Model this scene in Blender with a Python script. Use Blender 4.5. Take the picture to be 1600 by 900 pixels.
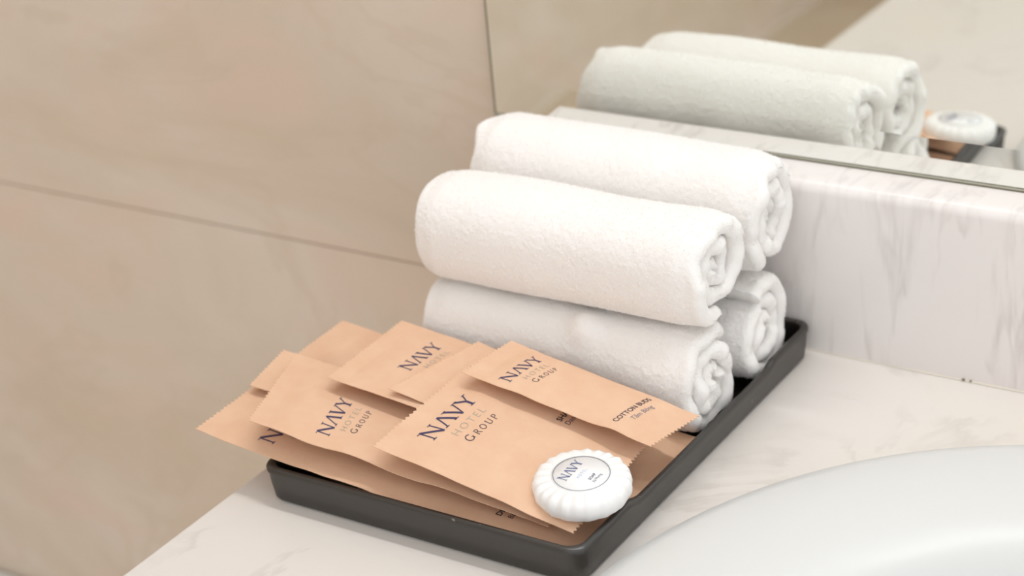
import bpy, bmesh, math, random
import numpy as np
from mathutils import Vector, Matrix

# ------------------------------------------------------------------ clear
for o in list(bpy.data.objects):
    bpy.data.objects.remove(o, do_unlink=True)
scene = bpy.context.scene
COL = scene.collection
random.seed(7)
RNG = np.random.default_rng(11)

# ------------------------------------------------------------------ camera
F_PX = 3059.8
YAW, PITCH, ROLL = -0.60746, 0.44442, 0.09449
CAM = Vector((0.66234, -0.96885, 0.54762))
fwd = Vector((math.sin(YAW)*math.cos(PITCH), math.cos(YAW)*math.cos(PITCH), -math.sin(PITCH)))
rgt = Vector((math.cos(YAW), -math.sin(YAW), 0))
dwn = fwd.cross(rgt)
r_ = rgt*math.cos(ROLL) + dwn*math.sin(ROLL)
d_ = -rgt*math.sin(ROLL) + dwn*math.cos(ROLL)
cam_data = bpy.data.cameras.new('camera')
cam = bpy.data.objects.new('camera', cam_data)
COL.objects.link(cam)
cam.matrix_world = Matrix(((r_.x, -d_.x, -fwd.x, CAM.x), (r_.y, -d_.y, -fwd.y, CAM.y),
                           (r_.z, -d_.z, -fwd.z, CAM.z), (0, 0, 0, 1)))
cam_data.sensor_width = 36.0
cam_data.lens = 36.0*F_PX/1600.0
cam_data.clip_start = 0.02
cam_data.dof.use_dof = True
cam_data.dof.focus_distance = (Vector((0.17, -0.25, 0.04)) - CAM).dot(fwd)
cam_data.dof.aperture_fstop = 6.3
scene.camera = cam

# ------------------------------------------------------------------ world, lights, exposure
world = bpy.data.worlds.new('world')
scene.world = world
world.use_nodes = True
world.node_tree.nodes['Background'].inputs[0].default_value = (0.95, 0.975, 1.0, 1)
world.node_tree.nodes['Background'].inputs[1].default_value = 1.25

def area_light(name, loc, sx, sy, power, color, target=None):
    d = bpy.data.lights.new(name, 'AREA')
    d.shape = 'RECTANGLE'
    d.size, d.size_y = sx, sy
    d.energy = power
    d.color = color
    o = bpy.data.objects.new(name, d)
    COL.objects.link(o)
    o.location = loc
    if target is not None:
        o.rotation_euler = (Vector(target) - Vector(loc)).to_track_quat('-Z', 'Y').to_euler()
    return o

CEIL_Z = 1.62
area_light('added_ceiling_lamp', (0.20, -0.62, CEIL_Z - 0.035), 1.10, 0.80, 1.2, (0.955, 0.975, 1.0))  # unseen overhead lamp, added to match the light
# unseen lamp bar above the mirror, added to match the light
area_light('added_vanity_lamp', (0.35, -0.050, 1.140), 1.30, 0.06, 5.0, (0.955, 0.975, 1.0), (0.35, -0.12, 0.0))

vs = scene.view_settings
vs.view_transform = 'Standard'
vs.look = 'None'
vs.exposure = 0.05
vs.gamma = 1.0
vs.use_curve_mapping = False

# ------------------------------------------------------------------ helpers
def lin(r, g, b):
    f = lambda c: (c/255/12.92) if c/255 <= 0.04045 else ((c/255+0.055)/1.055)**2.4
    return (f(r), f(g), f(b), 1.0)

def tag(o, label=None, cat=None, group=None, kind=None):
    if label: o['label'] = label
    if cat: o['category'] = cat
    if group: o['group'] = group
    if kind: o['kind'] = kind
    return o

def mesh_obj(name, verts, faces, mat=None, parent=None, smooth=False):
    me = bpy.data.meshes.new(name)
    me.from_pydata([tuple(v) for v in verts], [], [tuple(f) for f in faces])
    me.update()
    if smooth:
        me.polygons.foreach_set('use_smooth', [True]*len(me.polygons))
    o = bpy.data.objects.new(name, me)
    COL.objects.link(o)
    if mat: me.materials.append(mat)
    if parent: o.parent = parent
    return o

def np_mesh(name, V, Q, mat=None, parent=None, smooth=True):
    """fast mesh from numpy verts (n,3) and faces (m,k)"""
    me = bpy.data.meshes.new(name)
    n, m, k = len(V), len(Q), Q.shape[1]
    me.vertices.add(n)
    me.vertices.foreach_set('co', np.ascontiguousarray(V, dtype=np.float32).ravel())
    me.loops.add(m*k)
    me.loops.foreach_set('vertex_index', np.ascontiguousarray(Q, dtype=np.int32).ravel())
    me.polygons.add(m)
    me.polygons.foreach_set('loop_start', np.arange(0, m*k, k, dtype=np.int32))
    if smooth:
        me.polygons.foreach_set('use_smooth', np.ones(m, dtype=bool))
    me.update(calc_edges=True)
    me.validate()
    o = bpy.data.objects.new(name, me)
    COL.objects.link(o)
    if mat: me.materials.append(mat)
    if parent: o.parent = parent
    return o

def empty(name, loc=(0, 0, 0)):
    o = bpy.data.objects.new(name, None)
    o.empty_display_size = 0.02
    COL.objects.link(o)
    o.location = loc
    return o

def bevel_box(name, lo, hi, mat, parent=None, bevel=0.0, seg=3):
    bm = bmesh.new()
    bmesh.ops.create_cube(bm, size=1.0)
    for v in bm.verts:
        v.co = Vector([(lo[i]+hi[i])/2 + v.co[i]*(hi[i]-lo[i]) for i in range(3)])
    if bevel > 0:
        bmesh.ops.bevel(bm, geom=list(bm.edges), offset=bevel, segments=seg, profile=0.5, affect='EDGES')
    me = bpy.data.meshes.new(name)
    bm.to_mesh(me)
    bm.free()
    if bevel > 0:
        me.polygons.foreach_set('use_smooth', [True]*len(me.polygons))
        for e in me.edges: pass
    o = bpy.data.objects.new(name, me)
    COL.objects.link(o)
    me.materials.append(mat)
    if bevel > 0:
        try:
            me.set_sharp_from_angle(angle=math.radians(50))
        except Exception:
            pass
    if parent: o.parent = parent
    return o

def _hash(i, j, k, seed):
    h = (i*374761393 + j*668265263 + k*2147483647 + seed*974711) & 0xFFFFFFFF
    h = ((h ^ (h >> 13)) * 1274126177) & 0xFFFFFFFF
    h = (h ^ (h >> 16)) & 0xFFFFFFFF
    return h.astype(np.float64)/0xFFFFFFFF*2 - 1

def vnoise(P, scale, seed=0):
    """value noise in [-1,1]; P (n,3)"""
    X = np.asarray(P, dtype=np.float64)/scale
    I = np.floor(X).astype(np.int64)
    f = X - I
    f = f*f*(3-2*f)
    out = np.zeros(len(X))
    for a in (0, 1):
        wa = f[:, 0] if a else 1-f[:, 0]
        for b in (0, 1):
            wb = f[:, 1] if b else 1-f[:, 1]
            for c in (0, 1):
                wc = f[:, 2] if c else 1-f[:, 2]
                out += wa*wb*wc*_hash(I[:, 0]+a, I[:, 1]+b, I[:, 2]+c, seed)
    return out

def sstep(a, b, x):
    t = np.clip((x-a)/(b-a), 0, 1)
    return t*t*(3-2*t)

# ------------------------------------------------------------------ materials
def base_mat(name, color, rough=0.5, spec=0.5, metal=0.0, sheen=0.0):
    m = bpy.data.materials.new(name)
    m.use_nodes = True
    b = m.node_tree.nodes['Principled BSDF']
    b.inputs['Base Color'].default_value = color
    b.inputs['Roughness'].default_value = rough
    b.inputs['Specular IOR Level'].default_value = spec
    b.inputs['Metallic'].default_value = metal
    if sheen:
        b.inputs['Sheen Weight'].default_value = sheen
        b.inputs['Sheen Roughness'].default_value = 0.5
    return m

class NT:
    def __init__(s, m):
        s.t = m.node_tree
        s.b = s.t.nodes['Principled BSDF']
    def n(s, typ, **kw):
        x = s.t.nodes.new(typ)
        for k, v in kw.items():
            if k.startswith('i_'):
                x.inputs[k[2:].replace('_', ' ')].default_value = v
            else:
                setattr(x, k, v)
        return x
    def l(s, a, b): s.t.links.new(a, b)
    def ramp(s, fac, stops):
        r = s.n('ShaderNodeValToRGB')
        els = r.color_ramp.elements
        while len(els) > 1: els.remove(els[-1])
        els[0].position, els[0].color = stops[0]
        for p, c in stops[1:]:
            e = els.new(p); e.color = c
        s.l(fac, r.inputs[0])
        return r.outputs[0]
    def mix(s, fac, a, b, mode='MIX'):
        m = s.n('ShaderNodeMix', data_type='RGBA', blend_type=mode)
        if isinstance(fac, (int, float)): m.inputs[0].default_value = fac
        else: s.l(fac, m.inputs[0])
        for k, x in ((6, a), (7, b)):
            if isinstance(x, tuple): m.inputs[k].default_value = x
            else: s.l(x, m.inputs[k])
        return m.outputs[2]
    def bump(s, height, strength, dist):
        b = s.n('ShaderNodeBump')
        b.inputs['Strength'].default_value = strength
        b.inputs['Distance'].default_value = dist
        s.l(height, b.inputs['Height'])
        s.l(b.outputs[0], s.b.inputs['Normal'])

def obj_coords(nt, scale=(1, 1, 1), rot=(0, 0, 0)):
    tc = nt.n('ShaderNodeNewGeometry')
    mp = nt.n('ShaderNodeMapping')
    mp.inputs['Scale'].default_value = scale
    mp.inputs['Rotation'].default_value = rot
    nt.l(tc.outputs['Position'], mp.inputs['Vector'])
    return mp.outputs[0]

def beige_tile_mat(name, dark, light, pink):
    m = base_mat(name, light, 0.42, 0.35)
    nt = NT(m)
    v = obj_coords(nt, (1.0, 1.0, 2.1), (0.0, 0.35, 0.0))
    n1 = nt.n('ShaderNodeTexNoise', i_Scale=3.2, i_Detail=6.0, i_Roughness=0.58, i_Distortion=0.9)
    nt.l(v, n1.inputs['Vector'])
    c1 = nt.ramp(n1.outputs['Fac'], [(0.30, dark), (0.70, light)])
    n2 = nt.n('ShaderNodeTexNoise', i_Scale=5.5, i_Detail=3.0, i_Roughness=0.5, i_Distortion=0.6)
    nt.l(v, n2.inputs['Vector'])
    f2 = nt.ramp(n2.outputs['Fac'], [(0.50, (0, 0, 0, 1)), (0.72, (0.75, 0.75, 0.75, 1))])
    c2 = nt.mix(f2, c1, pink)
    w = nt.n('ShaderNodeTexNoise', i_Scale=2.2, i_Detail=5.0, i_Roughness=0.6, i_Distortion=1.6)
    nt.l(v, w.inputs['Vector'])
    f3 = nt.ramp(w.outputs['Fac'], [(0.475, (0, 0, 0, 1)), (0.50, (0.45, 0.45, 0.45, 1)), (0.525, (0, 0, 0, 1))])
    c3 = nt.mix(f3, c2, dark)
    nt.l(c3, nt.b.inputs['Base Color'])
    return m

def white_marble_mat(name, basec, veinc, rot, vscale, strength=0.5, rough=0.28, warm=None, distort=1.2, detail=7.0):
    m = base_mat(name, basec, rough, 0.4)
    nt = NT(m)
    v = obj_coords(nt, vscale, rot)
    wn = nt.n('ShaderNodeTexNoise', i_Scale=9.0, i_Detail=detail, i_Roughness=0.55, i_Distortion=distort)
    nt.l(v, wn.inputs['Vector'])
    f = nt.ramp(wn.outputs['Fac'], [(0.44, (0, 0, 0, 1)), (0.485, (strength,)*3 + (1,)), (0.51, (0, 0, 0, 1))])
    wn2 = nt.n('ShaderNodeTexNoise', i_Scale=20.0, i_Detail=4.0, i_Roughness=0.5, i_Distortion=1.0)
    nt.l(v, wn2.inputs['Vector'])
    f2 = nt.ramp(wn2.outputs['Fac'], [(0.40, (0, 0, 0, 1)), (0.62, (1, 1, 1, 1))])
    fm = nt.mix(1.0, f, f2, 'MULTIPLY')
    big = nt.n('ShaderNodeTexNoise', i_Scale=3.5, i_Detail=3.0, i_Roughness=0.5)
    nt.l(obj_coords(nt), big.inputs['Vector'])
    fb = nt.ramp(big.outputs['Fac'], [(0.38, (0, 0, 0, 1)), (0.65, (1, 1, 1, 1))])
    c0 = nt.mix(fb, basec, warm if warm else basec)
    nt.l(nt.mix(fm, c0, veinc), nt.b.inputs['Base Color'])
    return m

M = {}
M['wall'] = beige_tile_mat('beige_marble_tile', lin(212, 195, 175), lin(224, 212, 199), lin(224, 200, 184))
M['grout'] = base_mat('grout', lin(182, 160, 138), 0.9, 0.1)
M['floor'] = beige_tile_mat('beige_floor_tile', lin(204, 186, 160), lin(214, 199, 178), lin(210, 188, 166))
M['ceiling'] = base_mat('ceiling_paint', lin(242, 238, 232), 0.9, 0.1)
M['counter'] = white_marble_mat('cream_marble', lin(225, 219, 214), lin(193, 184, 176), (0, 0, 0.6), (1, 0.7, 1), 0.38, 0.3, lin(226, 219, 210))
M['splash'] = white_marble_mat('pale_marble_splash', lin(237, 230, 228), lin(196, 187, 183), (0, 0.30, 0), (2.6, 1, 0.45), 0.5, 0.28, lin(236, 230, 225), 0.35, 4.0)
M['mirror'] = base_mat('mirror_silver', (0.90, 0.92, 0.885, 1), 0.0, 0.5, 1.0)
M['mirror_edge'] = base_mat('mirror_glass_edge', lin(128, 122, 104), 0.25, 0.5)
M['mirror_bevel'] = base_mat('mirror_polished_edge', lin(196, 196, 182), 0.2, 0.5)
M['ceramic'] = base_mat('white_ceramic', lin(219, 219, 217), 0.34, 0.5)
M['caulk'] = base_mat('caulk', lin(222, 213, 198), 0.6, 0.3)
M['mould'] = base_mat('mould_spot', lin(120, 104, 78), 0.8, 0.2)
M['chrome'] = base_mat('chrome', (0.8, 0.8, 0.8, 1), 0.12, 0.5, 1.0)
M['lamp_frame'] = base_mat('lamp_frame_white', lin(235, 235, 235), 0.5)

m = M['tray'] = base_mat('black_tray_plastic', lin(36, 31, 26), 0.36, 0.85)
nt = NT(m)
nz = nt.n('ShaderNodeTexNoise', i_Scale=900.0, i_Detail=2.0)
nt.l(obj_coords(nt), nz.inputs['Vector'])
nt.bump(nz.outputs['Fac'], 0.15, 0.0003)
sp = nt.n('ShaderNodeTexNoise', i_Scale=260.0, i_Detail=1.0)
nt.l(obj_coords(nt), sp.inputs['Vector'])
fs = nt.ramp(sp.outputs['Fac'], [(0.77, (0, 0, 0, 1)), (0.80, (1, 1, 1, 1))])
nt.l(nt.mix(fs, lin(36, 31, 26), lin(120, 112, 100)), nt.b.inputs['Base Color'])

m = M['paper'] = base_mat('kraft_paper', lin(238, 196, 154), 0.75, 0.2)
nt = NT(m)
nz = nt.n('ShaderNodeTexNoise', i_Scale=60.0, i_Detail=5.0, i_Roughness=0.6)
nt.l(obj_coords(nt), nz.inputs['Vector'])
nt.l(nt.ramp(nz.outputs['Fac'], [(0.3, lin(222, 181, 150)), (0.7, lin(227, 190, 160))]), nt.b.inputs['Base Color'])
nb = nt.n('ShaderNodeTexNoise', i_Scale=140.0, i_Detail=4.0, i_Roughness=0.5)
nt.l(obj_coords(nt), nb.inputs['Vector'])
nt.bump(nb.outputs['Fac'], 0.25, 0.0012)

m = M['towel'] = base_mat('white_terry', lin(245, 241, 237), 0.95, 0.1, 0, 0.25)
nt = NT(m)
nb = nt.n('ShaderNodeTexNoise', i_Scale=700.0, i_Detail=3.0, i_Roughness=0.6)
nt.l(obj_coords(nt), nb.inputs['Vector'])
nt.bump(nb.outputs['Fac'], 0.4, 0.0010)
M['pile'] = base_mat('white_terry_pile', lin(246, 242, 238), 0.95, 0.05)
tb = NT(M['towel']).b
tb.inputs['Subsurface Weight'].default_value = 0.2
tb.inputs['Subsurface Radius'].default_value = (1.0, 0.9, 0.8)
tb.inputs['Subsurface Scale'].default_value = 0.008

M['soap'] = base_mat('soap_wrap', lin(243, 241, 239), 0.38, 0.45)
M['label'] = base_mat('soap_sticker', lin(244, 242, 241), 0.3, 0.45)
M['ink_navy'] = base_mat('ink_navy', lin(72, 66, 96), 0.6, 0.2)
M['ink_grey'] = base_mat('ink_grey', lin(184, 170, 150), 0.6, 0.2)
M['ink_dark'] = base_mat('ink_dark', lin(84, 72, 84), 0.6, 0.2)
M['ink_black'] = base_mat('ink_black', lin(58, 46, 50), 0.6, 0.2)
M['ink_blue'] = base_mat('ink_blue', lin(98, 110, 152), 0.5, 0.2)
M['ink_sky'] = base_mat('ink_sky', lin(168, 200, 232), 0.5, 0.2)
M['ink_slate'] = base_mat('ink_slate', lin(120, 124, 140), 0.5, 0.2)

# ------------------------------------------------------------------ the room
ROOM = dict(x0=-1.142, x1=1.70, y0=-3.00, y1=0.005, z0=-0.82, z1=CEIL_Z)

def tiled_surface(name, axis, pos, depth, arange, brange, acuts, bcuts, mat, gap=0.0013):
    """a backing slab plus one tile object for each cell. axis: normal axis; depth signed towards the room"""
    ax = {'x': (1, 2), 'y': (0, 2), 'z': (0, 1)}[axis]
    na = {'x': 0, 'y': 1, 'z': 2}[axis]
    def corners(a0, a1, b0, b1, n0, n1):
        lo, hi = [0, 0, 0], [0, 0, 0]
        lo[ax[0]], hi[ax[0]] = a0, a1
        lo[ax[1]], hi[ax[1]] = b0, b1
        lo[na], hi[na] = min(n0, n1), max(n0, n1)
        return lo, hi
    s = 1 if depth > 0 else -1
    lo, hi = corners(arange[0], arange[1], brange[0], brange[1], pos - s*0.05, pos - s*0.0012)
    root = bevel_box(name, lo, hi, M['grout'])
    root['kind'] = 'structure'
    A = [arange[0]] + [c for c in acuts if arange[0] < c < arange[1]] + [arange[1]]
    B = [brange[0]] + [c for c in bcuts if brange[0] < c < brange[1]] + [brange[1]]
    for i in range(len(A)-1):
        for j in range(len(B)-1):
            lo, hi = corners(A[i]+gap/2, A[i+1]-gap/2, B[j]+gap/2, B[j+1]-gap/2, pos - s*0.0012, pos)
            bevel_box('tile', lo, hi, mat, root)
    return root

R_ = ROOM
zc = [-0.613, -0.013, 0.587, 1.187]
xc = [-0.95, 0.25, 1.45]
yc = [-2.4, -1.2]
tiled_surface('wall_back', 'y', R_['y1'], -1, (R_['x0'], R_['x1']), (R_['z0'], R_['z1']), xc, zc, M['wall'])
tiled_surface('wall_left', 'x', R_['x0'], 1, (R_['y0'], R_['y1']), (R_['z0'], R_['z1']), yc, zc, M['wall'])
# opening added for fill light from the world: right wall omitted, front wall short
tiled_surface('wall_front', 'y', R_['y0'], 1, (R_['x0'], -0.38), (R_['z0'], R_['z1']), xc, zc, M['wall'])
tiled_surface('floor', 'z', R_['z0'], 1, (R_['x0'], R_['x1']), (R_['y0'], R_['y1']), [-0.6, 0, 0.6, 1.2], [-2.4, -1.8, -1.2, -0.6], M['floor'])
c = bevel_box('ceiling', (R_['x0'], -1.15, R_['z1']), (R_['x1'], R_['y1'], R_['z1']+0.05), M['ceiling'])  # stops short so that more fill light comes in from above
c['kind'] = 'structure'
lamp = bevel_box('added_ceiling_light', (-0.40, -1.07, CEIL_Z-0.03), (0.80, -0.17, CEIL_Z), M['lamp_frame'], None, 0.004)  # housing of the added overhead lamp, out of view
tag(lamp, 'unseen white square panel lamp added to the bathroom ceiling for its light', 'light')

vl = empty('added_vanity_light', (0.35, -0.05, 1.10))  # housing of the added lamp bar, out of view
def sub(o, p):
    o.parent = p
    o.matrix_parent_inverse = Matrix.Translation(-p.location)
    return o
sub(bevel_box('wall_plate', (0.10, -0.012, 1.15), (0.60, 0.004, 1.20), M['lamp_frame'], None, 0.004), vl)
sub(bevel_box('lamp_bar', (-0.32, -0.09, 1.15), (1.02, -0.012, 1.20), M['lamp_frame'], None, 0.008), vl)
tag(vl, 'unseen long white lamp bar added above the mirror for its light', 'light')
# ------------------------------------------------------------------ countertop with a basin cut-out
BC = (0.462, -0.332)          # basin centre
BA, BB_ = 0.234, 0.253        # basin outer half axes
CT = dict(x0=0.0, x1=1.40, y0=-0.68, y1=0.0035, th=0.04)
T_SP, H_SP = 0.0279, 0.1082

def rect_ray(ang, x0, x1, y0, y1):
    dx, dy = math.cos(ang), math.sin(ang)
    t = 1e9
    if dx > 1e-9: t = min(t, (x1-BC[0])/dx)
    if dx < -1e-9: t = min(t, (x0-BC[0])/dx)
    if dy > 1e-9: t = min(t, (y1-BC[1])/dy)
    if dy < -1e-9: t = min(t, (y0-BC[1])/dy)
    return (BC[0]+dx*t, BC[1]+dy*t)

angs = [2*math.pi*i/128 for i in range(128)]
for (x, y) in ((CT['x0'], CT['y0']), (CT['x1'], CT['y0']), (CT['x0'], CT['y1']), (CT['x1'], CT['y1'])):
    angs.append(math.atan2(y-BC[1], x-BC[0]) % (2*math.pi))
angs = sorted(set(angs))
n = len(angs)
rows = []
e = 0.0025
hole = lambda k, z: [(BC[0]+BA*k*math.cos(a), BC[1]+BB_*k*math.sin(a), z) for a in angs]
rim = lambda ins, z: [rect_ray(a, CT['x0']+ins, CT['x1']-ins, CT['y0']+ins, CT['y1']-ins) + (z,) for a in angs]
rows = [hole(0.90, -CT['th']), hole(0.90, 0.0), rim(e, 0.0), rim(e*0.3, -e*0.3), rim(0, -e), rim(0, -CT['th'])]
V = [p for r in rows for p in r]
Fc = []
for k in range(len(rows)):
    k2 = (k+1) % len(rows)
    for i in range(n):
        j = (i+1) % n
        Fc.append((k*n+i, k*n+j, k2*n+j, k2*n+i))
ct = mesh_obj('countertop', V, Fc, M['counter'])
tag(ct, 'cream marble vanity countertop under the black tray and the basin', 'countertop')

# backsplash with rounded front top edge
def backsplash():
    prof = [(-0.0001, 0.0004), (-T_SP, 0.0004)]
    r = 0.007
    for k in range(7):
        a = math.pi/2*k/6
        prof.append((-T_SP + r - r*math.cos(a), H_SP - r + r*math.sin(a)))
    prof.append((-0.0001, H_SP))
    V, Fq = [], []
    xs = (0.022, CT['x1'])
    npf = len(prof)
    for x in xs:
        for (y, z) in prof: V.append((x, y, z))
    for i in range(npf):
        j = (i+1) % npf
        Fq.append((i, j, npf+j, npf+i))
    Fq.append(tuple(range(npf))[::-1])
    Fq.append(tuple(range(npf, 2*npf)))
    o = mesh_obj('backsplash', V, Fq, M['splash'], None, True)
    o.data.set_sharp_from_angle(angle=math.radians(35))
    tag(o, 'pale veined marble backsplash strip below the mirror', 'backsplash')
    # bead of caulk with dirt specks along the foot of the splash
    V, Fq = [], []
    N = 120
    for i in range(N+1):
        x = 0.024 + (CT['x1']-0.026)*i/N
        w = 0.0008*(1 + 0.25*math.sin(i*1.7) + 0.2*math.sin(i*0.53))
        V += [(x, -T_SP+0.0002, 0.0003+w), (x, -T_SP-w, 0.0002)]
    for i in range(N): Fq.append((2*i, 2*i+1, 2*i+3, 2*i+2))
    mesh_obj('caulk_bead', V, Fq, M['caulk'], o, True)
    for (x, w, h) in ((0.3135, 0.0022, 0.0009), (0.3178, 0.0016, 0.0006), (0.3745, 0.0034, 0.0007), (0.361, 0.0015, 0.0005)):
        bm = bmesh.new()
        bmesh.ops.create_icosphere(bm, subdivisions=2, radius=1.0)
        for v in bm.verts:
            v.co = Vector((x + v.co.x*w*0.5, -T_SP-0.0009 + v.co.y*0.0005, 0.0012 + v.co.z*h*0.6))
        me = bpy.data.meshes.new('dirt_speck'); bm.to_mesh(me); bm.free()
        s = bpy.data.objects.new('dirt_speck', me); COL.objects.link(s); me.materials.append(M['mould']); s.parent = o
backsplash()

# mirror
mx0 = -0.0124
mr = empty('wall_mirror', (0.6, 0.0, H_SP))
bw, bd = 0.0225, 0.0010
zb0, zb1, zt = H_SP+0.0022, H_SP+0.0022+bw, 1.05
xa, xb = mx0+0.0012, mx0+0.0012+bw
XR = CT['x1']
sub(bevel_box('mirror_glass', (xb, 0.0, zb1), (XR, 0.0042, zt), M['mirror']), mr)
def bevel_strip(q):
    V = list(q) + [(x, 0.0042, z) for x, y, z in q]
    return mesh_obj('bevelled_border', V, [(0, 1, 2, 3), (7, 6, 5, 4), (0, 4, 5, 1), (1, 5, 6, 2), (2, 6, 7, 3), (3, 7, 4, 0)], M['mirror'])
sub(bevel_strip([(xa, bd, zb0), (XR, bd, zb0), (XR, 0, zb1), (xb, 0, zb1)]), mr)
sub(bevel_strip([(xa, bd, zb0), (xb, 0, zb1), (xb, 0, zt), (xa, bd, zt)]), mr)
sub(bevel_box('bottom_edge', (mx0, -0.0002, H_SP+0.0003), (XR, 0.0042, H_SP+0.0009), M['mirror_edge']), mr)
sub(bevel_box('bottom_lip', (mx0, 0.0004, H_SP+0.0009), (XR, 0.0042, H_SP+0.0016), M['mirror_bevel']), mr)
sub(bevel_box('bottom_edge', (mx0, 0.0008, H_SP+0.0016), (XR, 0.0042, H_SP+0.0022), M['mirror_edge']), mr)
sub(bevel_box('side_edge', (mx0, 0.0008, H_SP+0.0022), (mx0+0.0012, 0.0042, zt), M['mirror_edge']), mr)
tag(mr, 'large frameless wall mirror reflecting the towels, above the backsplash', 'mirror')

# ------------------------------------------------------------------ basin
def basin():
    root = empty('wash_basin', (BC[0], BC[1], 0.0))
    prof = [(1.0, 0.0005), (1.004, 0.004), (1.0, 0.0085), (0.985, 0.012), (0.95, 0.0145), (0.88, 0.0165), (0.78, 0.0172),
            (0.70, 0.0160), (0.64, 0.012), (0.60, 0.004), (0.565, -0.012), (0.53, -0.04), (0.48, -0.075), (0.38, -0.108),
            (0.24, -0.124), (0.10, -0.130)]
    out = [(0.10, -0.142), (0.26, -0.136), (0.42, -0.119), (0.53, -0.085), (0.60, -0.045), (0.66, -0.004), (0.86, 0.0005)]
    rows = prof + out
    N = 128
    V, Fq = [], []
    for (k, z) in rows:
        for i in range(N):
            a = 2*math.pi*i/N
            V.append((BA*k*math.cos(a), BB_*k*math.sin(a), z))
    for r in range(len(rows)):
        r2 = (r+1) % len(rows)
        for i in range(N):
            j = (i+1) % N
            Fq.append((r*N+i, r2*N+i, r2*N+j, r*N+j))
    mesh_obj('bowl', V, Fq, M['ceramic'], root, True)
    V, Fq = [], []
    for (rr, z) in ((0.0235, -0.1300), (0.0235, -0.1275), (0.020, -0.1265), (0.012, -0.1285), (0.0, -0.1285)):
        for i in range(32):
            a = 2*math.pi*i/32
            V.append((rr*math.cos(a), rr*math.sin(a), z))
    for r in range(4):
        for i in range(32):
            j = (i+1) % 32
            Fq.append((r*32+i, r*32+j, (r+1)*32+j, (r+1)*32+i))
    mesh_obj('drain', V, Fq, M['chrome'], root, True)
    tag(root, 'glossy white oval ceramic wash basin with broad rim in the countertop', 'basin')
basin()

# ------------------------------------------------------------------ cistern in the far lower left corner
def cistern():
    root = empty('toilet_cistern', (-0.72, -0.09, -0.80))
    sub(bevel_box('tank', (-0.88, -0.175, -0.80), (-0.56, 0.0035, -0.437), M['ceramic'], None, 0.012), root)
    sub(bevel_box('lid', (-0.89, -0.185, -0.436), (-0.55, 0.0035, -0.4118), M['ceramic'], None, 0.006), root)
    tag(root, 'white ceramic toilet cistern against the beige wall, cut by the corner', 'cistern')
cistern()

# ------------------------------------------------------------------ tray
TX0, TX1, TY0, TY1 = 0.0225, 0.2228, -0.3011, -0.0316
TRAY_H = 0.0217
def rr_path(x0, x1, y0, y1, r, nseg=8, step=0.004):
    """rounded rectangle, counter clockwise, evenly sampled; returns list of (x,y)"""
    pts = []
    def line(a, b):
        n = max(1, int(math.hypot(b[0]-a[0], b[1]-a[1])/step))
        for i in range(n): pts.append((a[0]+(b[0]-a[0])*i/n, a[1]+(b[1]-a[1])*i/n))
    def arc(cx, cy, a0):
        for i in range(nseg):
            a = a0 + math.pi/2*i/nseg
            pts.append((cx+r*math.cos(a), cy+r*math.sin(a)))
    line((x0+r, y0), (x1-r, y0)); arc(x1-r, y0+r, -math.pi/2)
    line((x1, y0+r), (x1, y1-r)); arc(x1-r, y1-r, 0)
    line((x1-r, y1), (x0+r, y1)); arc(x0+r, y1-r, math.pi/2)
    line((x0, y1-r), (x0, y0+r)); arc(x0+r, y0+r, math.pi)
    return pts

def tray():
    root = empty('amenity_tray', ((TX0+TX1)/2, (TY0+TY1)/2, 0.0))
    base = rr_path(TX0, TX1, TY0, TY1, 0.009)
    N = len(base)
    cx, cy = root.location.x, root.location.y
    hx, hy = (TX1-TX0)/2, (TY1-TY0)/2
    def dip(x, y):
        # the long sides step down between the corners
        if abs(abs(x-cx)-hx) > 0.002: return 0.0
        ya, yb = -0.243, -0.088
        return 0.0032*float(sstep(ya-0.008, ya+0.004, y))*float(1-sstep(yb-0.004, yb+0.008, y))
    def ring(inset, z, follow):
        out = []
        for (x, y) in base:
            sx = 1-inset/hx; sy = 1-inset/hy
            d = dip(x, y)*follow
            out.append(((x-cx)*sx, (y-cy)*sy, z-d))
        return out
    H = TRAY_H
    body = [ring(0.006, 0.0005, 0), ring(0.0032, 0.0008, 0), ring(0.0020, 0.0024, 0), ring(0.0012, 0.010, 0), ring(0.0007, H-0.0036, 1),
            ring(0.0042, H-0.0036, 1), ring(0.0046, 0.008, 0), ring(0.0058, 0.0042, 0), ring(0.0085, 0.0034, 0)]
    def loft(name, rings, mat, cap_bottom=False, cap_top=False, closed=False):
        V = [p for r in rings for p in r]
        Fq = []
        m_ = len(rings)
        for k in range(m_ if closed else m_-1):
            k2 = (k+1) % m_
            for i in range(N):
                j = (i+1) % N
                Fq.append((k*N+i, k*N+j, k2*N+j, k2*N+i))
        if cap_bottom: Fq.append(tuple(range(N))[::-1])
        if cap_top: Fq.append(tuple(range((m_-1)*N, m_*N)))
        o = mesh_obj(name, V, Fq, mat, root, True)
        o.data.set_sharp_from_angle(angle=math.radians(40))
        return o
    loft('pan', body, M['tray'], True, True)
    lip = [ring(0.0007, H-0.0038, 1), ring(0.0001, H-0.0034, 1), ring(0.0, H-0.0014, 1), ring(0.0005, H-0.0004, 1), ring(0.0014, H, 1),
           ring(0.0030, H, 1), ring(0.0038, H-0.0005, 1), ring(0.0042, H-0.0016, 1), ring(0.0042, H-0.0038, 1)]
    loft('rim', lip, M['tray'], closed=True)
    tag(root, 'black rectangular amenity tray holding towels, sachets and soap', 'tray')
tray()

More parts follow.
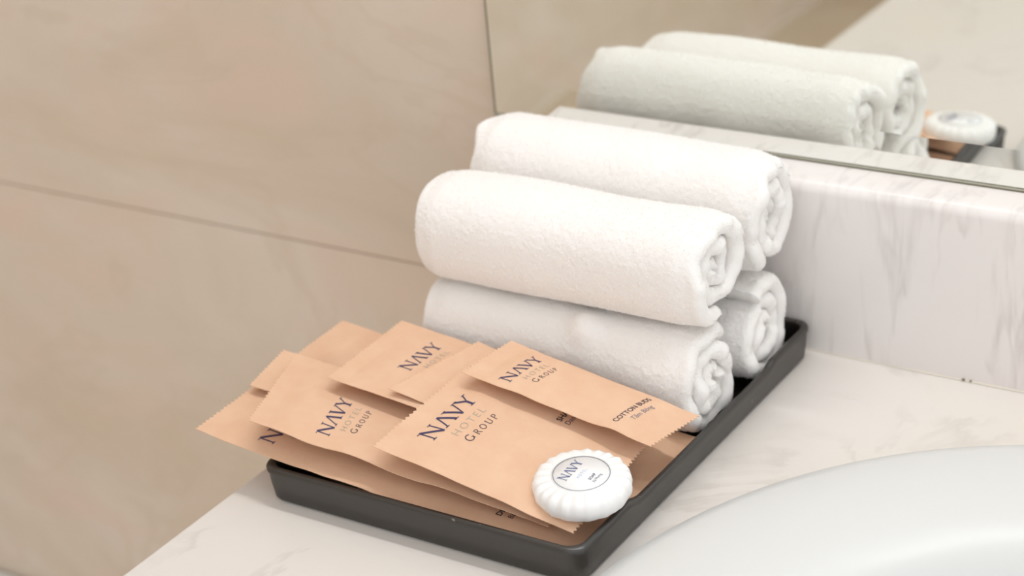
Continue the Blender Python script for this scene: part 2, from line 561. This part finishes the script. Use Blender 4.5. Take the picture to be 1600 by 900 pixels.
# ------------------------------------------------------------------ rolled towels
def towel(label, yc, zc, x0, x1, ry, rz, turns, start, seed, flat=0.25, tilt=(0, 0), bumps=(), hollow=0.010, spread=0.005, lumps=(), wind=-1):
    """a rolled terry towel: a thick sheet wound into a spiral, its axis along x.
    start: angle of the free outer edge (radians, from +y towards +z)."""
    th = 0.0105
    total = turns*2*math.pi
    # outer turn fine, inner turns coarser
    a_out = np.linspace(0, 2*math.pi, 270)
    a_in = np.linspace(2*math.pi, total, int((turns-1)*60))[1:]
    A = np.concatenate([a_out, a_in])
    nx = 250
    X = np.linspace(0, 1, nx)
    X = 0.5 - 0.5*np.cos(np.pi*X)*0.25 - 0.75*(0.5 - X) if False else X
    def spiral(a, off):
        # radius shrinks with every turn
        k = a/(2*math.pi)
        shrink = th*1.03*(np.floor(k) + sstep(0.70, 1.0, k-np.floor(k)))
        r1 = np.maximum(ry - shrink - off, 0.0012)
        r2 = np.maximum(rz - shrink - off, 0.0012)
        ang = start + wind*a
        c, s = np.cos(ang), np.sin(ang)
        # slightly squared section, flattened underneath
        p = 2.35
        q = (np.abs(c)**p + np.abs(s)**p)**(-1/p)
        y = r1*c*q
        z = r2*s*q
        return y, z
    yo, zo = spiral(A, 0.0)
    Ai = np.concatenate([np.linspace(0, 2*math.pi, 80), a_in[::1]])
    yi, zi = spiral(Ai, th)
    # closed strip cross section: outer path, rounded tip, inner path back
    Y = np.concatenate([yo, yi[::-1]])
    Z = np.concatenate([zo, zi[::-1]])
    S = np.concatenate([A, Ai[::-1]])
    side = np.concatenate([np.ones(len(A)), np.zeros(len(Ai))])
    nc = len(Y)
    # cap columns: rounded hem at both ends
    hem = th*0.5
    qa = np.linspace(0, math.pi/2, 7)[1:]
    ci, si = 1-np.cos(qa), np.sin(qa)
    tx = np.concatenate([np.zeros(6), X, np.ones(6)])
    inset = np.concatenate([ci[::-1], np.zeros(nx), ci])
    push = np.concatenate([-si[::-1], np.zeros(nx), si])*hem*0.9
    ym, zm = spiral(S, th*0.5)
    # ragged ends: every layer ends at its own place
    q = np.stack([np.cos(start+wind*S)*ry + S*0.004, np.sin(start+wind*S)*rz, S*0.01], 1)
    k = np.clip(S/total, 0, 1)
    e1 = vnoise(q, 0.022, seed)*spread + vnoise(q, 0.009, seed+1)*spread*0.35 - k*hollow
    e0 = vnoise(q, 0.022, seed+5)*spread*0.8 - k*hollow*0.6
    GX = (x0 - e0[None, :]) + ((x1 + e1) - (x0 - e0))[None, :]*tx[:, None] + push[:, None]
    GY = Y[None, :]*(1-inset[:, None]) + ym[None, :]*inset[:, None]
    GZ = Z[None, :]*(1-inset[:, None]) + zm[None, :]*inset[:, None]
    # the outermost layer rolls in a little at the ends
    u = (GX - x0)/(x1-x0)
    roll_in = 1 - 0.06*(1-sstep(0.0, 0.07, u)) - 0.05*sstep(0.93, 1.0, u)
    GY, GZ = GY*roll_in, GZ*roll_in
    P = np.stack([GX.ravel(), GY.ravel(), GZ.ravel()], 1)
    rad = np.hypot(P[:, 1]/ry, P[:, 2]/rz)
    nrm = np.stack([np.zeros(len(P)), P[:, 1]/ry**2, P[:, 2]/rz**2], 1)
    nrm /= np.maximum(np.linalg.norm(nrm, axis=1, keepdims=True), 1e-6)
    isout = np.tile(side, len(tx))
    # soft dents and terry nubs
    W = P + np.array([seed*0.37, 0, 0])
    big = vnoise(W, 0.060, seed+9)*0.0022 + vnoise(W, 0.026, seed+10)*0.0006
    nub = vnoise(W, 0.0030, seed+11)*0.00012 + vnoise(W, 0.0016, seed+12)*0.00026
    P += nrm*(big[:, None] + (nub*(0.5+0.5*isout))[:, None])
    # flatten the underside
    lowz = -rz*(1-flat)
    under = P[:, 2] < lowz
    P[under, 2] = lowz + (P[under, 2]-lowz)*0.22
    for (bx, by, bz, br, amp) in lumps:
        d2 = ((P[:, 0]-bx)**2 + (P[:, 1]+yc-by)**2 + (P[:, 2]+zc-bz)**2)/br**2
        P += nrm*(amp*np.exp(-d2)*isout)[:, None]
    # tilt of the axis in y and z along the length
    uu = (P[:, 0]-x0)/(x1-x0) - 0.5
    P[:, 1] += uu*tilt[0]
    P[:, 2] += uu*tilt[1]
    G = len(tx)
    I = np.arange(G*nc).reshape(G, nc)
    a = I[:-1, :]; b = I[1:, :]
    a2 = np.roll(a, -1, 1); b2 = np.roll(b, -1, 1)
    Q = np.stack([a.ravel(), a2.ravel(), b2.ravel(), b.ravel()], 1)
    root = empty('rolled_towel', ((x0+x1)/2, yc, zc - rz*(1-flat*0.78)))
    off = np.array([-(x0+x1)/2, 0, rz*(1-flat*0.78)])
    np_mesh('roll', P + off, Q, M['towel'], root)
    # fibres of the pile
    out_mask = (isout.reshape(G, nc)[:-1] > 0)
    keep = out_mask & (S[None, :] < 2*math.pi*1.0)
    ids = np.flatnonzero(keep.ravel())
    ends = np.flatnonzero((~keep).ravel())
    rowof = ends // nc
    ends = ends[(rowof < 11) | (rowof > G-13)]
    pick = np.concatenate([RNG.choice(ids, 26000), RNG.choice(ends, 6000)])
    w = RNG.random((len(pick), 2))
    Pq = P[Q[pick]]
    base = (Pq[:, 0]*(1-w[:, :1]) + Pq[:, 1]*w[:, :1])*(1-w[:, 1:]) + (Pq[:, 3]*(1-w[:, :1]) + Pq[:, 2]*w[:, :1])*w[:, 1:]
    nn = np.cross(Pq[:, 1]-Pq[:, 0], Pq[:, 3]-Pq[:, 0])
    nn /= np.maximum(np.linalg.norm(nn, axis=1, keepdims=True), 1e-12)
    ref = nrm[Q[pick][:, 0]]
    sgn = np.sign((nn*ref).sum(1, keepdims=True)); sgn[sgn == 0] = 1
    nn = np.where(np.arange(len(pick))[:, None] < 26000, nn*sgn, nn)
    dirv = nn + RNG.normal(0, 0.55, nn.shape)
    dirv /= np.linalg.norm(dirv, axis=1, keepdims=True)
    side_v = np.cross(dirv, RNG.normal(0, 1, nn.shape))
    side_v /= np.maximum(np.linalg.norm(side_v, axis=1, keepdims=True), 1e-9)
    ln = RNG.uniform(0.0005, 0.0013, (len(pick), 1))
    wd = 0.00022
    b0 = base - dirv*0.0002
    VV = np.stack([b0 - side_v*wd, b0 + side_v*wd, b0 + dirv*ln], 1).reshape(-1, 3)
    TT = np.arange(len(VV)).reshape(-1, 3)
    pile = np_mesh('terry_pile', VV + off, TT, M['pile'], root, False)
    pile['kind'] = 'stuff'
    tag(root, label, 'towel', 'rolled white towels stacked on the tray')
    return root

towel('rolled white towel on the tray floor, lower front of the stack behind the sachets',
      -0.1380, 0.0350, 0.040, 0.2085, 0.0300, 0.0320, 2.5, math.radians(40), 3, hollow=-0.001, spread=0.004,
      tilt=(-0.002, 0.0), lumps=((0.1440, -0.1560, 0.0620, 0.009, 0.0065),), wind=1)
towel('rolled white towel on the tray floor, lower rear of the stack against the backsplash',
      -0.0735, 0.0360, 0.040, 0.2095, 0.0290, 0.0315, 2.4, math.radians(120), 14, hollow=0.0, spread=0.003)
towel('rolled white towel, upper front of the stack and nearest the viewer',
      -0.1290, 0.0955, 0.0355, 0.2120, 0.0310, 0.0315, 2.5, math.radians(-95), 27, hollow=0.006, spread=0.004)
towel('rolled white towel, upper rear of the stack next to the mirror',
      -0.0635, 0.1015, 0.0310, 0.2115, 0.0295, 0.0350, 2.5, math.radians(-130), 41, hollow=0.004, spread=0.006, tilt=(0, -0.002))

# ------------------------------------------------------------------ lettering
def stroke_glyphs():
    """serif capitals drawn as strokes: list of (x0,y0,x1,y1,w) in a unit cap height; (glyph, advance)"""
    T, t, s = 0.15, 0.075, 0.055
    def serif(x, y, w=0.26): return (x-w/2, y, x+w/2, y, s)
    g = {}
    g['N'] = ([(0.13, 0, 0.13, 1, t), (0.13, 1, 0.83, 0, T), (0.83, 0, 0.83, 1, t), serif(0.13, 0.0275), serif(0.06, 0.9725, 0.22), serif(0.83, 0.9725)], 1.00)
    g['A'] = ([(0.08, 0, 0.42, 1, t), (0.42, 1, 0.80, 0, T), serif(0.08, 0.0275), serif(0.80, 0.0275, 0.30)], 0.80)
    g['V'] = ([(0.08, 1, 0.46, 0, T), (0.46, 0, 0.80, 1, t), serif(0.08, 0.9725, 0.30), serif(0.80, 0.9725)], 0.82)
    g['Y'] = ([(0.08, 1, 0.44, 0.45, T), (0.44, 0.45, 0.78, 1, t), (0.44, 0, 0.44, 0.47, T), serif(0.08, 0.9725, 0.30), serif(0.78, 0.9725), serif(0.44, 0.0275, 0.34)], 0.86)
    def arc(cx, cy, rx, ry, a0, a1, w, n=14):
        out = []
        for i in range(n):
            p = math.radians(a0+(a1-a0)*i/n); q = math.radians(a0+(a1-a0)*(i+1)/n)
            out.append((cx+rx*math.cos(p), cy+ry*math.sin(p), cx+rx*math.cos(q), cy+ry*math.sin(q), w))
        return out
    w = 0.11
    g['G'] = (arc(0.46, 0.5, 0.38, 0.45, 45, 335, w) + [(0.80, 0.08, 0.80, 0.42, w), serif(0.76, 0.42, 0.30)], 1.02)
    g['R'] = ([(0.16, 0, 0.16, 1, w)] + arc(0.34, 0.74, 0.26, 0.22, -90, 90, w) + [(0.16, 0.95, 0.36, 0.95, s), (0.16, 0.5, 0.36, 0.5, s), (0.36, 0.5, 0.74, 0, w), serif(0.16, 0.0275)], 0.86)
    g['O'] = (arc(0.45, 0.5, 0.36, 0.45, 0, 360, w, 22), 1.0)
    g['U'] = ([(0.14, 1, 0.14, 0.35, w), (0.74, 1, 0.74, 0.35, t)] + arc(0.44, 0.36, 0.30, 0.31, 180, 360, w) + [serif(0.14, 0.9725), serif(0.74, 0.9725)], 0.96)
    g['P'] = ([(0.16, 0, 0.16, 1, w)] + arc(0.34, 0.73, 0.28, 0.23, -90, 90, w) + [(0.16, 0.96, 0.36, 0.96, s), (0.16, 0.5, 0.36, 0.5, s), serif(0.16, 0.0275)], 0.72)
    return g
GL = stroke_glyphs()

def stroke_text(txt, track=0.06, first_scale=1.0):
    """2D quads of a word set in the stroke serif; returns (verts, faces, width)"""
    V, Fq, x = [], [], 0.0
    for ci, ch in enumerate(txt):
        sc = first_scale if ci == 0 else 1.0
        strokes, adv = GL[ch]
        for (ax, ay, bx, by, w) in strokes:
            dx, dy = bx-ax, by-ay
            L = math.hypot(dx, dy)
            px, py = -dy/L*w/2, dx/L*w/2
            nseg = max(1, int(L/0.2))
            for k in range(nseg):
                f0, f1 = k/nseg, (k+1)/nseg
                i = len(V)
                for (f, s) in ((f0, -1), (f1, -1), (f1, 1), (f0, 1)):
                    V.append((x + (ax+dx*f + s*px)*sc, (ay+dy*f + s*py)*sc))
                Fq.append((i, i+1, i+2, i+3))
        x += (adv + track)*sc
    return V, Fq, x - track

def font_text(txt, track=1.0, bold=0.0):
    cu = bpy.data.curves.new('lettering_source', 'FONT')
    cu.body = txt
    cu.size = 1.0
    cu.space_character = track
    cu.offset = bold
    cu.resolution_u = 3
    o = bpy.data.objects.new('lettering_source', cu)
    COL.objects.link(o)
    dg = bpy.context.evaluated_depsgraph_get()
    me = o.evaluated_get(dg).to_mesh()
    V = [(v.co.x, v.co.y) for v in me.vertices]
    Fq = [tuple(p.vertices) for p in me.polygons]
    o.evaluated_get(dg).to_mesh_clear()
    bpy.data.objects.remove(o, do_unlink=True)
    bpy.data.curves.remove(cu)
    xs = [v[0] for v in V]
    x0, x1 = min(xs), max(xs)
    return [((x-x0), y) for x, y in V], Fq, x1-x0

TXT = {'NAVY': stroke_text('NAVY', 0.02), 'GROUP': stroke_text('GROUP', 0.24, 1.25),
       'HOTEL': font_text('HOTEL', 1.35, -0.008)}
def text2d(t, **kw):
    if t not in TXT: TXT[t] = font_text(t, **kw)
    return TXT[t]

def put_text(name, t2d, mapfn, parent, mat, width=None, cap=None, a0=0.0, b0=0.0, centre=True, capunit=1.0):
    """mapfn(a,b): a along the reading direction, b up, in metres -> 3D point"""
    V, Fq, w = t2d
    sx = width/w if width else cap/capunit
    sy = cap/capunit if cap else sx
    off = -width/2 if (centre and width) else (-w*sx/2 if centre else 0)
    pts = [mapfn(a0 + off + x*sx, b0 + y*sy) for x, y in V]
    return mesh_obj(name, pts, Fq, mat, parent)

def logo(mapfn, parent, W, inks=('ink_navy', 'ink_grey', 'ink_dark')):
    """NAVY / HOTEL / GROUP centred on (0,0), W = width of the first line"""
    put_text('logo_lettering', TXT['NAVY'], mapfn, parent, M[inks[0]], W, 0.245*W, 0, 0.10*W)
    put_text('logo_small_lettering', TXT['HOTEL'], mapfn, parent, M[inks[1]], 0.66*W, 0.115*W, 0.06*W, -0.105*W, capunit=0.73)
    put_text('logo_lower_lettering', TXT['GROUP'], mapfn, parent, M[inks[2]], 0.66*W, 0.10*W, 0.06*W, -0.30*W)

# ------------------------------------------------------------------ paper sachets
def sachet(label, BL, TL, TR, BR, bulge=0.003, under=0.3, sag=0.0, seed=1, teeth=13, wr=0.0009, curls=(), logo_at=None, logo_w=0.034,
           logo_v=0.5, texts=(), left_teeth=True, right_teeth=True, crimp=False, edge_wave=0.0):
    BL, TL, TR, BR = [np.array(p, float) for p in (BL, TL, TR, BR)]
    org = (BL+TL+TR+BR)/4
    L = np.linalg.norm((TR+BR-TL-BL)/2)
    Wd = np.linalg.norm((TL+TR-BL-BR)/2)
    lng = (TR+BR-TL-BL)/2/L
    wid = (TL+TR-BL-BR)/2/Wd
    up = np.cross(lng, wid); up /= np.linalg.norm(up)
    end = 0.010/L
    def surf(u, v, sgn=1):
        u = np.asarray(u, float); v = np.asarray(v, float)
        B = ((1-u)*(1-v))[..., None]*BL + ((1-u)*v)[..., None]*TL + (u*v)[..., None]*TR + (u*(1-v))[..., None]*BR
        env = sstep(end*0.55, end*2.6, u)*(1-sstep(1-end*2.6, 1-end*0.55, u))
        vv = np.clip(v, 0, 1)
        pil = np.sin(np.pi*vv)**0.75
        h = bulge*env*pil
        off = h if sgn > 0 else -h*under
        off = off + sgn*0.00018
        q = np.stack([u*L + seed*3.1, v*Wd, np.zeros_like(u)], -1).reshape(-1, 3)
        w = (vnoise(q, 0.030, seed)*1.0 + vnoise(q*np.array([1, 0.5, 1]), 0.012, seed+3)*0.45).reshape(u.shape)*wr
        off = off + w*(0.35+0.65*env)
        off = off + sag*4*u*(1-u)
        for (cu, cv, ru, rv, amp) in curls:
            off = off + amp*np.exp(-((u-cu)/ru)**2 - ((v-cv)/rv)**2)
        if edge_wave:
            off = off + edge_wave*np.sin(u*9+seed)*(1-vv)**3
        # a crease where the sealed end meets the filled middle
        cr = np.exp(-((u-end*1.1)/(0.25*end))**2) + np.exp(-((u-1+end*1.1)/(0.25*end))**2)
        off = off - sgn*cr*0.00025
        return B + off[..., None]*up
    nu, nv = 64, 2*teeth
    U = np.linspace(0, 1, nu+1)
    Vv = np.linspace(0, 1, nv+1)
    # denser columns at the ends
    U = np.sort(np.concatenate([U, [end*0.5, end, 1-end, 1-end*0.5]]))
    nu = len(U)-1
    UU, VV = np.meshgrid(U, Vv, indexing='ij')
    zig = np.where(np.arange(nv+1) % 2 == 0, 1.0, -1.0)*0.0007/L
    rg = np.random.default_rng(seed)
    if left_teeth: UU[0] = UU[0] - zig + rg.normal(0, 0.00012/L, nv+1)
    if right_teeth: UU[-1] = UU[-1] + zig + rg.normal(0, 0.00012/L, nv+1)
    top = surf(UU, VV, 1)
    bot = surf(UU, VV, -1)
    G1, G2 = top.shape[:2]
    I = np.arange(G1*G2).reshape(G1, G2)
    J = I + G1*G2
    qa = np.stack([I[:-1, :-1], I[1:, :-1], I[1:, 1:], I[:-1, 1:]], -1).reshape(-1, 4)
    qb = np.stack([J[:-1, :-1], J[:-1, 1:], J[1:, 1:], J[1:, :-1]], -1).reshape(-1, 4)
    e1 = np.stack([I[:-1, 0], J[:-1, 0], J[1:, 0], I[1:, 0]], -1)
    e2 = np.stack([I[:-1, -1], I[1:, -1], J[1:, -1], J[:-1, -1]], -1)
    e3 = np.stack([I[0, :-1], I[0, 1:], J[0, 1:], J[0, :-1]], -1)
    e4 = np.stack([I[-1, :-1], J[-1, :-1], J[-1, 1:], I[-1, 1:]], -1)
    root = empty('paper_sachet', tuple(org))
    ob = np_mesh('pouch', np.concatenate([top.reshape(-1, 3), bot.reshape(-1, 3)]) - org,
                 np.concatenate([qa, qb, e1, e2, e3, e4]), M['paper'], root)
    ob.data.set_sharp_from_angle(angle=math.radians(60))
    def mapper(cu, cv):
        def fn(a, b):
            # reading direction runs across the sachet (front to back), letters stand up towards its left end
            p = surf(np.array([cu - b/L]), np.array([cv + a/Wd]), 1)[0] + up*0.00016 - org
            return tuple(p)
        return fn
    if logo_at is not None:
        logo(mapper(logo_at, logo_v), root, logo_w)
    for (txt, cu, cv, cap, mat, bold) in texts:
        put_text('contents_lettering', text2d(txt, bold=bold), mapper(cu, cv), root, M[mat], None, cap, 0, 0, capunit=0.73)
    if crimp:
        # embossed dots of the heat seal
        V, Fq = [], []
        for i in range(7):
            for j in range(12):
                cu = 1 - (0.004 + i*0.0013)/L
                cv = crimp + (j*0.0013 + (i % 2)*0.00065)/Wd
                c0 = surf(np.array([cu]), np.array([cv]), 1)[0] - org
                k = len(V)
                r = 0.00042
                for (dx, dy, dz) in ((-r, 0, 0), (0, -r, 0), (r, 0, 0), (0, r, 0), (0, 0, 0.00028)):
                    V.append(tuple(c0 + lng*dx + wid*dy + up*(dz+0.00002)))
                Fq += [(k, k+1, k+4), (k+1, k+2, k+4), (k+2, k+3, k+4), (k+3, k, k+4)]
        d = mesh_obj('embossed_dots', V, Fq, M['paper'], root)
        d['kind'] = 'stuff'
    tag(root, label, 'sachet', 'tan paper amenity sachets on the tray')
    return root

# bottom layer
sachet('long tan paper sachet at the bottom front, its jagged end overhanging the tray farthest',
       (-0.0243, -0.2965, 0.0300), (-0.0250, -0.2150, 0.0330), (0.2130, -0.2130, 0.0090), (0.2120, -0.2930, 0.0075), 0.0030, 0.15, 0.0, 5, 26,
       curls=((0.0, 0.0, 0.05, 0.3, 0.001),), logo_at=0.211, logo_w=0.040, logo_v=0.355,
       texts=(('DENTAL KIT', 0.792, 0.33, 0.0034, 'ink_black', 0.02), ('Bàn Chải', 0.819, 0.28, 0.0032, 'ink_black', 0.0)))
sachet('long tan paper sachet at the bottom rear, folded blank end showing behind the others',
       (-0.0240, -0.2100, 0.0330), (-0.0170, -0.1700, 0.0400), (0.2165, -0.1600, 0.0085), (0.2165, -0.2120, 0.0070), 0.0026, 0.15, 0.0, 9, 15,
       curls=((0.06, 0.35, 0.05, 0.3, 0.003), (0.14, 0.6, 0.04, 0.4, -0.002)), crimp=0.05)
# second layer
sachet('small tan paper sachet with only one blank corner showing at the far left',
       (-0.0215, -0.2520, 0.0365), (-0.0240, -0.2170, 0.0415), (0.0960, -0.2110, 0.0300), (0.0960, -0.2520, 0.0290), 0.0012, 0.1, 0.0, 13, 13)
sachet('tan paper sachet with the leftmost fully legible printed logo, above the long front one',
       (0.0141, -0.2946, 0.0440), (-0.0105, -0.2220, 0.0445), (0.1930, -0.2120, 0.0205), (0.1928, -0.2822, 0.0185), 0.0022, 0.1, 0.0, 17, 25,
       logo_at=0.277, logo_w=0.0345, logo_v=0.36)
# third layer
sachet('tan paper sachet behind the others with half covered logo, touching the front towel',
       (0.0317, -0.2462, 0.0500), (0.0296, -0.1725, 0.0500), (0.1350, -0.1725, 0.0400), (0.1350, -0.2462, 0.0395), 0.0018, 0.1, 0.0, 21, 25,
       logo_at=0.385, logo_w=0.034, logo_v=0.60)
sachet('tan paper sachet sandwiched in the middle of the pile, no print showing',
       (0.0720, -0.2440, 0.0505), (0.0860, -0.1780, 0.0505), (0.1750, -0.1780, 0.0330), (0.1750, -0.2360, 0.0300), 0.0014, 0.1, 0.0, 25, 22)
sachet('wide tan paper sachet in the front middle with the white soap on its jagged end',
       (0.0954, -0.2917, 0.0460), (0.0990, -0.1960, 0.0530), (0.2060, -0.1980, 0.0275), (0.2098, -0.2854, 0.0210), 0.0026, 0.2, 0.0, 29, 30,
       logo_at=0.24, logo_w=0.0405, logo_v=0.42,
       texts=(('SHAVING KIT', 0.600, 0.93, 0.0036, 'ink_black', 0.02), ('Dao Cạo Râu', 0.645, 0.91, 0.0034, 'ink_dark', 0.0)))
# top
sachet('narrow tan cotton bud sachet on top of the pile beside the front towel',
       (0.1067, -0.2241, 0.0585), (0.1102, -0.1800, 0.0570), (0.2255, -0.1800, 0.0360), (0.2165, -0.2168, 0.0350), 0.0030, 0.1, 0.0, 33, 15,
       logo_at=0.256, logo_w=0.0285, logo_v=0.46, curls=((0.80, 0.0, 0.07, 0.25, 0.0014),),
       texts=(('COTTON BUDS', 0.79, 0.50, 0.0031, 'ink_dark', 0.012), ('Tăm Bông', 0.835, 0.52, 0.0029, 'ink_slate', -0.005)))

# ------------------------------------------------------------------ round soap in pleated wrap
def soap():
    c = Vector((0.2005, -0.2590, 0.0252))
    root = empty('wrapped_soap', c)
    tilt_axis = Vector((0.85, 0.5, 0)).normalized()
    root.rotation_euler = Matrix.Rotation(math.radians(5), 3, tilt_axis).to_euler()
    Rr, Hh = 0.0256, 0.0135
    N = 240
    npl = 22
    rg = random.Random(4)
    ph = [rg.uniform(-0.35, 0.35) for _ in range(npl)]
    am = [rg.uniform(0.5, 1.1) for _ in range(npl)]
    prof = [(0.0, 0.0), (0.80, 0.0), (0.93, 0.0015), (0.985, 0.0042), (1.0, 0.0068), (0.985, 0.0094), (0.94, 0.0116), (0.86, 0.0128), (0.76, 0.0133),
            (0.64, 0.01345), (0.58, 0.0135), (0.0, 0.0135)]
    V, Fq = [], []
    for (k, z) in prof:
        for i in range(N):
            a = 2*math.pi*i/N
            t = a/(2*math.pi)*npl
            j = int(t) % npl
            f = t - int(t)
            w = (abs(((f + ph[j]*0.3) % 1.0) - 0.5)*2)          # saw pleat
            fall = max(0.0, min(1, (k-0.58)/0.22))
            pl = (w - 0.5)*am[j]*0.0012*fall
            # polygonal outline
            seg = 2*math.pi/15
            b = ((a + 0.1) % seg) - seg/2
            poly = math.cos(seg/2)/math.cos(b)
            rr = Rr*k*(1 - 0.8*fall*(1-poly)*1.0) + pl*0.3
            V.append((rr*math.cos(a), rr*math.sin(a), z + (pl if z > 0.005 else 0)))
    for r in range(len(prof)-1):
        for i in range(N):
            j = (i+1) % N
            Fq.append((r*N+i, r*N+j, (r+1)*N+j, (r+1)*N+i))
    w = mesh_obj('pleated_wrap', V, Fq, M['soap'], root, True)
    w.data.set_sharp_from_angle(angle=math.radians(35))
    rl = 0.0154
    V = [(0, 0, 0.01375)] + [(rl*math.cos(2*math.pi*i/64), rl*math.sin(2*math.pi*i/64), 0.01372) for i in range(64)]
    V += [(rl*1.004*math.cos(2*math.pi*i/64), rl*1.004*math.sin(2*math.pi*i/64), 0.01345) for i in range(64)]
    Fq = [(0, 1+i, 1+(i+1) % 64) for i in range(64)] + [(1+i, 65+i, 65+(i+1) % 64, 1+(i+1) % 64) for i in range(64)]
    lab = mesh_obj('round_sticker', V, Fq, M['label'], root, True)
    V, Fq = [], []
    for i in range(96):
        a = 2*math.pi*i/96
        for r in (0.0143, 0.01465): V.append((r*math.cos(a), r*math.sin(a), 0.01392))
    for i in range(96):
        j = (i+1) % 96
        Fq.append((2*i, 2*i+1, 2*j+1, 2*j))
    mesh_obj('ring_print', V, Fq, M['ink_slate'], lab)
    ang = math.radians(0)
    def mp(ox):
        def fn(a, b):
            # reading direction +y, up -x
            x, y = -(b) + ox, a
            return (x*math.cos(ang)-y*math.sin(ang), x*math.sin(ang)+y*math.cos(ang), 0.01392)
        return fn
    put_text('sticker_lettering', TXT['NAVY'], mp(-0.0038), lab, M['ink_blue'], 0.0178, 0.0052)
    put_text('sticker_lettering', TXT['HOTEL'], mp(0.0012), lab, M['ink_sky'], 0.0088, 0.0022, capunit=0.73)
    put_text('sticker_lettering', text2d('SOAP', bold=0.02), mp(0.0070), lab, M['ink_slate'], 0.0058, 0.0018, capunit=0.73)
    put_text('sticker_lettering', text2d('Xà Phòng', bold=0.0), mp(0.0098), lab, M['ink_slate'], 0.0078, 0.0018, capunit=0.73)
    tag(root, 'round white soap in pleated wrap with a printed sticker at the tray corner', 'soap')
soap()
